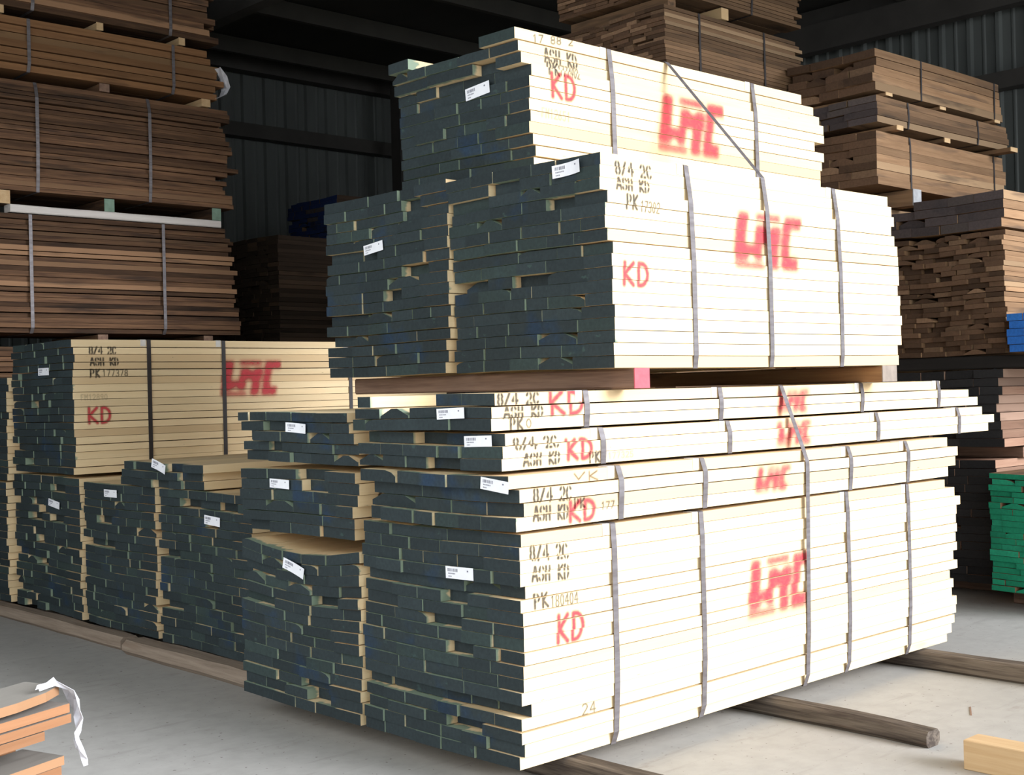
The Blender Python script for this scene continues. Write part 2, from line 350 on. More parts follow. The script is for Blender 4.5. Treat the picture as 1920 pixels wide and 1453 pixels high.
# ------------------------------------------------------------------ a strapped pack of boards
PACKS = {}
def pack(key, label, group, org, L, W, rows, t, wood_m=ASH, end_m=SEAL, far_m=None, yaw=0.0, wr=(0.13, 0.26), ej=0.005, sj=0.0032, fj=0.04,
         recess=0.055, straps=(), strap_m=STEEL, marks=(), tagp=None, guards=False, seed=1, side_off=None, end_off=None, far_off=None,
         bow=0.0, roll=0.0, sag=0.0, wave=0.003, wane=0.10, gap=(0.0014, 0.0055), top_rows=None, top_m=None, nparts=100, strap_w=0.032,
         only_near=None, skip=(), name='lumber_pack', cat='lumber pack', tilt=0.0):
    rg = random.Random(seed*7919+13)
    root = bpy.data.objects.new(name, None); COL.objects.link(root)
    root.empty_display_size = 0.2; root.location = org; root.rotation_euler = (0, 0, yaw)
    tag(root, label, cat, group)
    far_m = far_m or end_m
    ph = rg.uniform(0, 6)
    def disp(x, y, zf=1.0):
        q = y/W
        return bow*4*(x/L)*(1-x/L)+roll*y+sag*4*q*(1-q)*zf+wave*math.sin(5.5*y+ph)+wave*0.6*math.sin(2.3*x+ph*2)+tilt*x/L
    H = rows*t
    top_rows = top_rows or {}
    near = []; boards = []
    for i in range(rows):
        so = (side_off[i] if side_off else 0.0)+rg.gauss(0, sj)
        eo = (end_off[i] if end_off else 0.0)
        y = so; z0 = i*t; g = rg.uniform(*gap) if rg.random() < .6 else gap[0]
        w_end = W-abs(rg.gauss(0, 0.012))
        span = top_rows.get(i, (0.0, w_end))
        y = max(y, span[0]+rg.gauss(0, 0.006)) if span[0] > 0 else y
        lim = min(w_end, span[1]); j = 0
        while y < lim-0.05:
            w = rg.uniform(*wr)
            if lim-(y+w) < wr[0]*0.7: w = lim-y
            x0 = eo+max(-0.012, rg.gauss(0, ej))
            if rg.random() < recess and j > 0: x0 += rg.uniform(0.015, 0.065)
            if j == 0 and end_off is None: x0 = eo+max(-0.012, rg.gauss(0, ej*1.2))
            x1 = L+rg.gauss(0, fj)
            if j == 0 and far_off: x1 = L+far_off[i]
            yg = rg.choice((0.001, 0.001, 0.002, 0.004, 0.012)) if j else 0
            boards.append(dict(i=i, j=j, y0=y+yg, y1=y+w, z0=z0+g*0.3, z1=z0+t-g, x0=x0, x1=x1, rnd=rg.random(), w=w, wane=(rg.random() < wane and (j > 0 or rg.random() < 0.3)), ws=rg.random(), top=(i == rows-1)))
            if any(a_ == i and y < c_ and y+w > b_+0.02 for (a_, b_, c_) in skip): boards.pop()
            if j == 0: near.append((y, z0+g*0.3, z0+t-g, x0, x1))
            y += w; j += 1
    def geom(mb, b):
        y0, y1, z0, z1 = b['y0'], b['y1'], b['z0'], b['z1']
        if b['wane']:
            c = 0.010+0.022*b['ws']; c = min(c, (z1-z0)*0.75); e = min(0.05+0.03*b['ws'], (y1-y0)*0.4)
            if b['ws'] < 0.4: sec = [(y0, z0), (y1, z0), (y1, z1-c), (y1-e*0.4, z1-c*0.35), (y1-e, z1), (y0, z1)]
            elif b['ws'] < 0.7: sec = [(y0, z0), (y1, z0), (y1, z1), (y0+e, z1), (y0+e*0.4, z1-c*0.35), (y0, z1-c)]
            else: sec = [(y0, z0), (y1, z0), (y1, z1-c), (y1-e, z1), (y0+e, z1), (y0, z1-c)]
        else: sec = [(y0, z0), (y1, z0), (y1, z1), (y0, z1)]
        ns = 5 if (b['j'] == 0 or b['top']) else 3
        xs = [b['x0']+(b['x1']-b['x0'])*q for q in ([0, .04]+[.04+.96*(q+1)/(ns-1) for q in range(ns-1)])]
        secs = [[(y, z+disp(x, y, (z/H)**2)) for (y, z) in sec] for x in xs]
        prism(mb, xs, secs, b['rnd'], [x-b['x0']+(0.06 if b['j'] == 0 and b['y0'] < 0.1 else 0) for x in xs], 0, 1, 2, 3 if top_m else None)
    mats = [wood_m, end_m, far_m]+([top_m] if top_m else [])
    order = sorted(boards, key=lambda b: (0 if b['j'] == 0 else 1 if b['top'] else 2, -b['w']))
    keep = order[:nparts]; rest = order[nparts:]
    if only_near is not None: keep = [b for b in order if b['j'] == 0][:nparts]; rest = [b for b in order if b['j'] > 0]
    for b in keep:
        mb = MB(); geom(mb, b); mb.build('board', mats, root)
    if rest:
        mb = MB()
        for b in rest: geom(mb, b)
        tag(mb.build('board', mats, root), kind='stuff')
    zt = H
    # straps
    for xs_ in straps:
        cand = [(n_[0], n_[1]) for n_ in near if n_[3]+0.02 < xs_ < n_[4]-0.02]+[(n_[0], n_[2]) for n_ in near if n_[3]+0.02 < xs_ < n_[4]-0.02]
        if not cand: continue
        zs_top = max(c_[1] for c_ in cand); cand.sort(key=lambda q: (q[1], q[0]))
        hull = []
        for p in cand:                                   # outer (low-y) hull from bottom to top
            while len(hull) >= 2 and (hull[-1][0]-hull[-2][0])*(p[1]-hull[-2][1])-(hull[-1][1]-hull[-2][1])*(p[0]-hull[-2][0]) >= 0: hull.pop()
            hull.append(p)
        o_ = 0.0025
        ymx = max(b['y1'] for b in boards if b['i'] in (0, rows-1))
        path = [(W*0.5, -o_)]+[(y-o_, z) for (y, z) in hull]+[(hull[-1][0]+0.004, zs_top+o_), (W*0.5, zs_top+o_)]
        path[1] = (path[1][0], -o_)
        ribbon(root, 'steel_strap', xs_, path, strap_w, disp, strap_m)
        if guards:
            mb = MB(); yb, zb = hull[-1]
            mb.box(xs_-0.062, xs_-0.022, yb-0.0022, yb+0.05, zb-0.045+disp(xs_, yb), zb+0.0026+disp(xs_, yb))
            mb.build('corner_guard', [GUARD], root)
    # lettering
    for (kind, text, x0, x1, za, zb, col, th, soft, slope) in marks:
        step = {'stencil': 0.003, 'hand': 0.003, 'spray': 0.005, 'logo': 0.006}[kind]
        A, pad = raster(kind, text, x1-x0, zb-za, step, th, soft)
        mb = MB(); nz, nx = A.shape
        den = {'r': 0.92, 'k': 0.80, 'n': 0.9, 'f': 0.35}[col]
        for (ys, zl, zh, nx0, nx1) in near:
            la, lb = za-pad-abs(slope)*(x1-x0), za-pad+nz*step+abs(slope)*(x1-x0)
            if zh < la or zl > lb: continue
            zz = np.arange(math.ceil(zl/step)*step, zh, step); zz = np.unique(np.concatenate([[zl], zz, [zh]]))
            idx = {}; vv, ff, aa = [], [], []
            def samp(ix, z):
                q = (z-(za-pad)-slope*(ix*step))/step
                if q < 0 or q > nz-1.001: return 0.0
                a = int(q); fr = q-a
                return A[a, ix]*(1-fr)+A[a+1, ix]*fr
            for ix in range(nx-1):
                xa, xb = x0-pad+ix*step, x0-pad+(ix+1)*step
                if xa < nx0: continue
                for zi in range(len(zz)-1):
                    q4 = [(ix, zi), (ix+1, zi), (ix+1, zi+1), (ix, zi+1)]
                    al = [samp(a, zz[b]) for a, b in q4]
                    if max(al) < 0.02: continue
                    f4 = []
                    for (a, b), av in zip(q4, al):
                        if (a, b) not in idx:
                            idx[(a, b)] = len(vv); x_ = x0-pad+a*step
                            vv.append((x_, ys-0.0009, zz[b]+disp(x_, ys))); aa.append(min(1, av)*den)
                        f4.append(idx[(a, b)])
                    ff.append(tuple(f4))
            if vv: mb.add(vv, ff, [0]*len(ff), 0.5, None, aa)
        if mb.v:
            nm = {'logo': 'sprayed_emblem', 'spray': 'sprayed_lettering', 'stencil': 'stencilled_lettering', 'hand': 'handwritten_marking'}[kind]
            o = mb.build(nm, [REDPAINT if col == 'r' else BROWNPAINT if col == 'n' else BLACKPAINT], root)
            o['label'] = {'logo': 'red sprayed emblem of block letters and bars', 'spray': 'red sprayed letters', 'stencil': 'black stencilled letters and figures', 'hand': 'handwritten figures'}[kind]
    if tagp:
        ty, tz, tw, th_ = tagp[:4]
        hit = [b['x0'] for b in boards if b['y1'] > ty-tw/2 and b['y0'] < ty+tw/2 and b['z1'] > tz-th_*.7 and b['z0'] < tz+th_*.7]
        card(root, *tagp, disp=disp, x=min(hit, default=0)-0.0035)
    PACKS[key] = (root, near, disp)
    return root
def ribbon(parent, name, xc, path, w, disp, m, th=0.0012):
    n = len(path); vs_ = []
    for i, (y, z) in enumerate(path):
        a = path[max(0, i-1)]; b = path[min(n-1, i+1)]; ty, tz = b[0]-a[0], b[1]-a[1]
        l = math.hypot(ty, tz) or 1; ny, nz = -tz/l, ty/l            # outward normal (to the low-y side when going up)
        for dx in (-w/2, w/2):
            for o_ in (0, th): vs_.append((xc+dx, y+ny*o_, z+nz*o_+(disp(xc, max(y, 0)) if disp else 0)))
    fs = []
    for i in range(n-1):
        a, b = 4*i, 4*i+4
        fs += [(a, a+2, b+2, b), (a+1, b+1, b+3, a+3), (a, b, b+1, a+1), (a+2, a+3, b+3, b+2)]
    fs += [(0, 1, 3, 2), (4*n-4, 4*n-2, 4*n-1, 4*n-3)]
    mb = MB(); mb.add(vs_, fs, [0]*len(fs))
    return mb.build(name, [m], parent)
def card(root, y, z, w, h, rot=0.0, curl=0.0, disp=None, x=-0.0155):
    """white paper tag on the end of a pack, with printed bars and text lines"""
    rot = -rot; mb = MB(); ca, sa = math.cos(rot), math.sin(rot)
    def q(uu, vv, dx): 
        return (x+dx-curl*(uu/w*2)**2*0.012, y+(-uu)*ca-vv*sa*1.0, z+vv*ca+(-uu)*sa)
    N_ = 6
    for side, dx in ((0, 0.0), (1, 0.0008)):
        vs_ = []; fs = []
        for i in range(N_+1):
            uu = -w/2+w*i/N_
            vs_ += [q(uu, -h/2, dx), q(uu, h/2, dx)]
        for i in range(N_): fs.append((2*i, 2*i+1, 2*i+3, 2*i+2) if side else (2*i, 2*i+2, 2*i+3, 2*i+1))
        mb.add(vs_, fs, [0]*N_)
    o = mb.build('paper_tag', [CARD], root)
    pb = MB()
    def bar(u0, u1, v0, v1):
        pb.add([q(u0, v0, -0.0006), q(u1, v0, -0.0006), q(u1, v1, -0.0006), q(u0, v1, -0.0006)], [(0, 1, 2, 3)], [0])
    rg = random.Random(int(y*1000)+int(z*977)); uu = -w*0.42
    while uu < -w*0.08:
        b = rg.uniform(0.002, 0.0055); bar(uu, uu+b, h*0.08, h*0.34); uu += b+rg.uniform(0.0015, 0.004)
    uu = -w*0.40
    while uu < -w*0.16: bar(uu, uu+0.005, -h*0.13, -h*0.03); uu += 0.0075
    uu = -w*0.40
    while uu < -w*0.30: bar(uu, uu+0.005, -h*0.36, -h*0.27); uu += 0.0075
    bar(w*0.28, w*0.33, h*0.15, h*0.28)
    pb.build('printed_barcode', [INK], o)
    return o

# mark rows: (kind, text, x0, x1, z0, z1, colour, stroke, softness, slope)  - x,z in pack space
def mk(base_x, base_z, lst):
    out = []
    for (kind, text, x0, x1, za, zb, col, *rest) in lst:
        th, soft = {'stencil': (0.0115, 0.005), 'spray': (0.019, 0.014), 'logo': (0, 0.012), 'hand': (0.005, 0.005)}[kind]
        sl = rest[0] if rest else 0.0
        out.append((kind, text, x0-base_x, x1-base_x, za-base_z, zb-base_z, col, th, soft, sl))
    return out

FRONT = 'strapped ash packs in the front stack with dark sealed ends'
REAR = 'strapped ash packs in the row behind the front stack'
# --- front stack, bottom to top
pack('A1', 'tall strapped ash pack at the bottom of the front stack, its white side in daylight', FRONT, (0, 0, 0.10), 3.39, 1.03, 18, 0.0513,
     straps=(0.54, 1.123, 2.304, 2.898), guards=True, seed=1, far_off=[-.05, -.03, .0, .03, .02, -.04, -.02, -.06, .03, 0, .03, .02, .05, .05, .04, .08, .03, -.08],
     side_off=[.035, .014, .004, .012, .002, 0, 0, 0, .0, 0, 0, 0, .0, .008, 0, 0, .003, .004], end_off=[0, 0, 0, .004, .045, -.006, 0, 0, .004, .008, .006, .01, .01, .04, .0, .006, .012, .02],
     marks=mk(0, .10, [('stencil', '8/4 2C', .061, .269, .917, .972, 'k', -.05), ('stencil', 'ASH KD', .067, .269, .835, .890, 'k', -.05), ('stencil', 'PK', .077, .155, .725, .778, 'k'), ('hand', '180404', .17, .325, .716, .765, 'k'),
            ('spray', 'KD', .195, .345, .573, .680, 'r'), ('logo', 'LMC', 1.47, 1.935, .500, .755, 'r', 0.0), ('hand', '24', .34, .42, .255, .30, 'k')]),
     tagp=(.352, .747, .172, .050, 0.02))
pack('A2', 'ash pack with a sagging top, beside the tall bottom pack of the front stack', FRONT, (0.0, 1.05, 0.10), 3.3, 1.0, 15, 0.0520, seed=2, recess=.09, sag=-.045, roll=0.006,
     tagp=(.51, .665, .178, .052, -0.24, .4))
pack('B1', 'four-row ash pack lying directly on the tall bottom pack, stencilled and red-sprayed', FRONT, (-0.03, -0.01, 1.038), 3.42, 0.97, 4, 0.0555, straps=(.61, 1.17, 2.356, 2.92), guards=True, seed=3,
     side_off=[0, .0, .0, .012], end_off=[.01, .045, .03, -.02], far_off=[-.06, .02, .04, -.04], wave=.004,
     marks=mk(-.03, 1.038, [('stencil', '8/4 2C', .068, .280, .0+1.150, 1.202, 'k', -.04), ('stencil', 'ASH KD', .074, .265, 1.075, 1.128, 'k', -.04), ('spray', 'KD', .268, .42, 1.052, 1.130, 'r'), ('stencil', 'PK', .30, .36, 1.105, 1.14, 'k'),
            ('hand', 'VK', .319, .458, 1.208, 1.245, 'n'), ('logo', 'LMC', 1.527, 1.783, 1.075, 1.195, 'r'), ('hand', '177', .46, .54, 1.085, 1.115, 'k')]),
     tagp=(.092, .180, .162, .048, -0.10))
pack('C1', 'three-row ash pack under the topmost low pack, its boards jutting out furthest', FRONT, (-0.02, 0.08, 1.270), 3.95, 0.93, 3, 0.0495, straps=(.588, 1.459, 2.759, 3.641), guards=True, seed=4,
     end_off=[.0, .0, .05], side_off=[.0, .0, .008], far_off=[.05, .12, .0], recess=.2,
     marks=mk(-.02, 1.270, [('stencil', '8/4 2C', .06, .303, 1.352, 1.395, 'k'), ('stencil', 'ASH KD', .106, .307, 1.285, 1.330, 'k'), ('spray', 'KD', .349, .498, 1.297, 1.374, 'r'), ('stencil', 'PK', .484, .546, 1.276, 1.318, 'k'),
            ('hand', '177325', .60, .76, 1.285, 1.31, 'f'), ('logo', 'LMC', 1.826, 2.113, 1.285, 1.40, 'r')]),
     tagp=(.135, .117, .165, .044, 0.03))
pack('D1', 'three-row ash pack just below the dark timber bearers, stencilled over a crooked red mark', FRONT, (-0.02, 0.12, 1.427), 3.55, .93, 3, 0.0500, straps=(.543, 1.46, 2.684, 3.50), guards=True, seed=5,
     end_off=[0, .0, .03], far_off=[.42, .30, -.02], side_off=[.0, .0, .01], recess=.12, skip=((2, .42, .62),),
     marks=mk(-.02, 1.424, [('stencil', '8/4 2C', .02, .248, 1.527, 1.570, 'k'), ('stencil', 'ASH KD', .047, .261, 1.475, 1.515, 'k'), ('stencil', 'PK', .081, .15, 1.427, 1.468, 'k'), ('hand', '0', .17, .2, 1.43, 1.465, 'k'),
            ('spray', 'KD', .302, .498, 1.480, 1.570, 'r'), ('logo', 'LMC', 1.903, 2.161, 1.44, 1.55, 'r')]),
     tagp=(.235, .072, .172, .044, 0.03))
pack('B2', 'seven-row ash pack in the second tier, on the sagging pack', FRONT, (0.02, 1.075, 0.925), 3.2, 1.0, 6, 0.0520, seed=6, recess=.09, roll=-0.006, side_off=[.05, .03, .02, 0, 0, .02], tagp=(.63, .235, .17, .044, -0.02),
     marks=[('stencil', '8', .12, .16, .19, .245, 'k', .015, .007, 0.0)])
pack('C2', 'five-row ash pack on top of the left pile of the front stack, edges uneven', FRONT, (0.02, 1.07, 1.262), 3.0, 1.0, 5, 0.0490, seed=7, recess=.22, ej=.012, roll=0.004, side_off=[0, 0, .02, .05, .05], tagp=(.47, .17, .168, .046, -0.05, .6))
# --- upper tier on bearers
pack('U1', 'upper ash pack with its white side and red emblem above the dark timber bearers', FRONT, (0.56, 0.0, 1.672), 2.29, 1.03, 17, 0.0535, straps=(.551, 1.733), guards=True, seed=8,
     side_off=[0]*10+[.012]*4+[.03]*3, end_off=[.02]*10+[.0]*4+[-.015]*3, far_off=[.0, -.02, .02, .02, .03, .02, .03, 0, .01, .02, .03, .03, .0, -.04, .02, .0, -.03],
     marks=mk(.56, 1.672, [('stencil', '8/4 2C', .639, .871, 2.497, 2.549, 'k'), ('stencil', 'ASH KD', .643, .850, 2.434, 2.479, 'k'), ('stencil', 'PK', .684, .755, 2.352, 2.41, 'k'), ('hand', '17302', .775, .901, 2.345, 2.39, 'k'),
            ('spray', 'KD', .639, .801, 2.025, 2.117, 'r'), ('logo', 'LMC', 1.440, 1.944, 2.14, 2.40, 'r')]),
     tagp=(.213, .858, .163, .056, 0.06, 1.0))
pack('U2', 'upper ash pack beside the white-sided upper pack, showing only its dark end', FRONT, (0.56, 1.035, 1.672), 2.3, 1.02, 17, 0.0545, seed=9, recess=.12, wane=.2, side_off=[.04, .03, .02, .01]+[0]*13, tagp=(.584, .656, .161, .05, 0.10))
pack('T', 'topmost ash pack of the front stack, resting on both upper packs', FRONT, (0.65, 0.585, 2.606), 2.40, 0.97, 12, 0.0532, straps=(.596, 1.757), guards=True, seed=10, recess=.08,
     side_off=[0.0]*9+[.01, .02, .02], end_off=[.05, .05, .045, .04, .035, .03, .03, .03, .04, .0, -.01, -.03], far_off=[-.02, -.03, -.03, -.02, .0, .02, -.08, .02, .02, .0, -.05, -.17],
     skip=((11, .40, .70),), roll=.012,
     marks=mk(.65, 2.606, [('hand', '17 88 2', .729, .995, 3.19, 3.225, 'k', .1), ('stencil', 'ASH KD', .803, 1.018, 3.112, 3.175, 'k'), ('stencil', 'PK', .811, .88, 3.055, 3.11, 'k'), ('hand', '177402', .885, 1.02, 3.058, 3.108, 'k'),
            ('spray', 'KD', .819, .980, 2.950, 3.061, 'r'), ('hand', 'FM12651', .759, .947, 2.848, 2.890, 'f'), ('logo', 'LMC', 1.605, 2.096, 2.795, 3.075, 'r')]),
     tagp=(.347, .412, .172, .058, 0.08))
# --- rear row
pack('L1', 'yellow ash pack with black stencils, the topmost in the row at the shed wall side', REAR, (0.38, 4.79, 1.078), 3.3, 1.04, 18, 0.0513, straps=(.56, 1.16, 2.309), strap_m=DARKSTEEL, guards=True, seed=11, recess=.08,
     marks=mk(.38, 1.078, [('stencil', '8/4 2C', .496, .691, 1.902, 1.949, 'k'), ('stencil', 'ASH KD', .506, .709, 1.824, 1.872, 'k'), ('stencil', 'PK', .500, .57, 1.742, 1.794, 'k'), ('hand', '177378', .59, .778, 1.745, 1.79, 'k'),
            ('hand', 'FM12890', .431, .624, 1.586, 1.623, 'f'), ('spray', 'KD', .474, .640, 1.427, 1.530, 'r'), ('logo', 'LMC', 1.530, 2.011, 1.595, 1.850, 'r')]),
     tagp=(.461, .716, .18, .052, 0.0))
pack('G1', 'ash pack standing under the yellow stencilled pack', REAR, (0.38, 4.73, 0.10), 3.3, 1.10, 18, 0.0532, seed=12, recess=.13, tagp=(.405, .767, .18, .05, -0.12))
pack('G2', 'ash pack between two others in the rear row, its tag near the top edge', REAR, (0.38, 3.67, 0.10), 3.3, 1.0, 18, 0.0520, seed=13, recess=.05, tagp=(.58, .878, .18, .049, 0.0))
pack('G3', 'ash pack in the rear row half hidden behind the front stack', REAR, (0.38, 2.56, 0.10), 3.3, 1.06, 18, 0.0520, seed=14, recess=.09, sj=.012, tagp=(.423, .773, .175, .053, -0.05))
pack('H', 'short low pack of three rows lying across two rear packs', REAR, (0.36, 3.08, 1.045), 3.3, 1.02, 3, 0.0500, seed=15, recess=.25, ej=.012, sj=.02, top_rows={2: (0.0, .95)}, tagp=(.461, .130, .172, .055, -0.24, .4))
pack('F1', 'lowest ash pack in the rear row, cut by the photo edge', REAR, (0.36, 5.92, 0.10), 3.3, 1.0, 17, 0.0525, seed=16, recess=.2, sj=.012)
pack('F2', 'ash pack on top of the rear row pack that is cut by the photo edge', REAR, (0.36, 5.875, 1.005), 3.3, 1.0, 15, 0.0510, seed=17, recess=.2, sj=.012, side_off=[0.02]*7+[.06]+[0]*7)

# --- brown stack at the shed wall
BR = 'brown packs in the tall stack by the shed wall'
kw = dict(wood_m=BROWN, end_m=BROWNEND, wr=(.12, .22), fj=.05, sj=.012, gap=(.001, .009), wane=.25, only_near=True, straps=(), nparts=100, wave=.003)
pack('K0', 'brown pack at the foot of the wall-side stack, mostly hidden by the ash row', BR, (.2, 7.1, .10), 2.75, 1.0, 22, .043, seed=20, **kw)
pack('K1a', 'brown pack second from the bottom of the wall-side stack, seen only above the ash row', BR, (.2, 7.1, 1.14), 2.75, 1.0, 21, .0435, seed=21, **kw)
kw['straps'] = (.87, 2.10); kw['strap_m'] = STEEL; kw['strap_w'] = .03
pack('K1', 'brown pack under the pale grey board in the wall-side stack', BR, (.2, 7.1, 2.165), 2.84, 1.0, 23, .0437, seed=22, far_off=[.06, .04, .05, .05, .03, .04, 0, .02, .0, .03, -.02, .0, -.01, .03, -.04, -.02, .0, -.05, -.03, -.06, -.04, -.08, -.1], **kw)
kw['straps'] = (.95, 1.99)
pack('K2', 'brown pack of thin boards between green-ended bearers in the wall-side stack', BR, (.2, 7.1, 3.365), 2.78, 1.0, 22, .0425, seed=23, **kw)
kw['straps'] = (.90, 2.25)
kw.update(wood_m=TAN, wr=(.14, .24))
kw['wood_m'] = wood('chestnut_wood', (0.26, 0.135, 0.06), (0.15, 0.072, 0.032), (0.30, 0.175, 0.085), 0.2, (0.05, 0.028, 0.018), 0.62, vary=0.3)
pack('K3', 'reddish-brown pack with thick boards and a white film scrap in the wall-side stack', BR, (.2, 7.1, 4.385), 2.68, 1.0, 7, .064, seed=24, far_off=[.03, .0, .10, .02, .06, -.03, -.08], **kw)
kw.update(wood_m=BROWN); kw['straps'] = (.94, 2.23)
pack('K4', 'topmost brown pack of the wall-side stack, running out of the photo top', BR, (.2, 7.1, 4.915), 2.66, 1.0, 9, .057, seed=25, **kw)
# --- brown stacks beyond the front stack
BM = 'weathered packs of thin boards behind the front stack'
kw = dict(wood_m=GREYB, end_m=BROWNEND, wr=(.10, .2), fj=.05, gap=(.001, .004), wave=.006, strap_m=DARKSTEEL, strap_w=.022, nparts=100)
pack('M0', 'weathered pack of thin boards, lower of those rising behind the front stack', BM, (3.9, 2.45, 2.30), 1.72, 1.1, 36, .0290, seed=31, **kw)
pack('MB', 'weathered pack at the foot of the thin-board stack, hidden behind the front stack', BM, (3.95, 2.46, .02), 1.66, 1.05, 36, .0620, seed=30, **kw)
kw['straps'] = (.40, 1.22)
pack('M1', 'weathered thin-board pack with two dark straps rising behind the front stack', BM, (3.9, 2.45, 3.43), 1.72, 1.1, 33, .0290, seed=32, **kw)
kw['straps'] = (1.07,)
pack('M2', 'weathered thin-board pack at the top of the stack behind, cut by the photo top', BM, (3.9, 2.45, 4.50), 1.72, 1.1, 22, .0290, seed=33, **kw)
BN = 'brown packs in the stacks by the back wall'
kw = dict(wood_m=TAN, end_m=BROWNEND, wr=(.16, .34), fj=.03, gap=(.001, .004), wave=.006, strap_m=DARKSTEEL, strap_w=.022, nparts=100)
pack('N3', 'thick-board brown pack just above the charcoal-ended packs', BN, (5.4, 1.635, 3.10), 2.1, .79, 7, .0590, seed=41, straps=(.5, 1.90), **kw)
kw['wood_m'] = GREYB
kw['end_m'] = CHAREND
pack('N2', 'thin dark pack sandwiched between two thick-board brown packs', BN, (5.4, 1.62, 3.568), 2.15, .80, 4, .0520, seed=42, straps=(.46, 1.6), **kw)
kw['wood_m'] = TAN
kw['end_m'] = BROWNEND
pack('N1', 'thick-board brown pack on top of its stack before the ribbed back wall', BN, (5.4, 1.63, 3.822), 2.06, .80, 5, .0640, seed=43, straps=(.69, 1.93), recess=.2, end_off=[0, -.02, .0, .03, .0], far_off=[.02, .0, -.02, -.03, -.05], **{k_: v_ for k_, v_ in kw.items()})
pack('N0', 'brown pack carrying the stack before the back wall, hidden behind the front stack', BN, (5.4, 1.76, .02), 2.1, .66, 50, .0585, seed=44, **kw)
kw = dict(wood_m=TAN, end_m=CHAREND, wr=(.18, .36), fj=.05, gap=(.001, .004), wave=.006, nparts=100)
pack('N4', 'charcoal-ended pack of four rows above the brown block of short ends', BN, (5.38, .62, 2.660), 2.3, 1.0, 4, .0650, seed=45, side_off=[.02, .0, 0, .0], recess=.15, top_rows={3: (0, .7)}, **kw)
kw.update(end_m=BROWNEND, wr=(.10, .19))
pack('N5', 'brown-ended pack of many small boards with ragged gaps', BN, (5.4, .64, 1.755), 2.3, .98, 24, .0368, seed=46, recess=.30, ej=.015, wane=.2, **kw)
kw.update(end_m=BLACKEND, wr=(.16, .36), wood_m=wood('reddish_wood', (0.36, 0.22, 0.15), (0.24, 0.13, 0.085), (0.40, 0.27, 0.2), 0.25, (0.13, 0.085, 0.06), 0.62, vary=0.35))
pack('N6', 'black-ended pack with reddish sides under the brown block of short ends', BN, (5.4, .70, 1.085), 2.3, 1.0, 9, .0620, seed=47, recess=.2, sj=.02, **kw)
pack('N7', 'black-ended pack on the floor behind the green-ended pack', BN, (5.4, .74, .10), 2.3, 1.0, 15, .0595, seed=48, recess=.2, **kw)
pack('GR', 'green-ended lumber pack standing on the floor near the back wall', None, (5.05, -.42, .12), 2.3, 1.04, 20, .0405, wood_m=TAN, end_m=GREENEND, wr=(.11, .2), recess=.0, ej=.008, seed=49, wave=.005, gap=(.001, .005))
pack('BL', 'blue-ended lumber pack beside the brown block of short ends', None, (5.3, -.40, 1.762), 2.4, .985, 5, .0545, wood_m=TAN, end_m=BLUEEND, wr=(.16, .3), recess=.0, ej=.006, seed=50)
# --- dim stacks in the depth of the shed
BQ = 'dim packs deep in the shed'
kw = dict(wood_m=wood('gloom_toned_wood', (0.085, 0.055, 0.036), (0.04, 0.027, 0.019), (0.13, 0.08, 0.05), 0.15, (0.02, 0.015, 0.012), 0.6, vary=0.5), end_m=endgrain('dim_end_grain', (0.045, 0.03, 0.02), (0.03, 0.02, 0.015), (0.10, 0.06, 0.035), 0.1), wr=(.14, .24), gap=(.001, .005), wave=.006, only_near=True)  # wood and ends coloured darker to carry the gloom deep in the shed
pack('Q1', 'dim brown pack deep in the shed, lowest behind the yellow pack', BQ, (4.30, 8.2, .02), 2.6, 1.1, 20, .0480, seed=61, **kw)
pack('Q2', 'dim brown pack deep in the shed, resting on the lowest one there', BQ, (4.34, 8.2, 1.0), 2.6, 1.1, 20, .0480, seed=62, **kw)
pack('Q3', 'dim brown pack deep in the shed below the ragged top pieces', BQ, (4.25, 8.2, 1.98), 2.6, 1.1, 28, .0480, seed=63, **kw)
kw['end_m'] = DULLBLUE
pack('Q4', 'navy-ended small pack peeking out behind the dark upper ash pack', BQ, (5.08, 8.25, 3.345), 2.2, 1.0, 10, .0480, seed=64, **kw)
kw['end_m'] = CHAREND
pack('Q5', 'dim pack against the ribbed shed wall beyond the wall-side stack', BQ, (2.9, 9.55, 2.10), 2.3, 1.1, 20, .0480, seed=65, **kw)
pack('Q6', 'dim pack at the foot of the ribbed shed wall', BQ, (2.9, 9.55, .02), 2.3, 1.1, 41, .0500, seed=66, **kw)

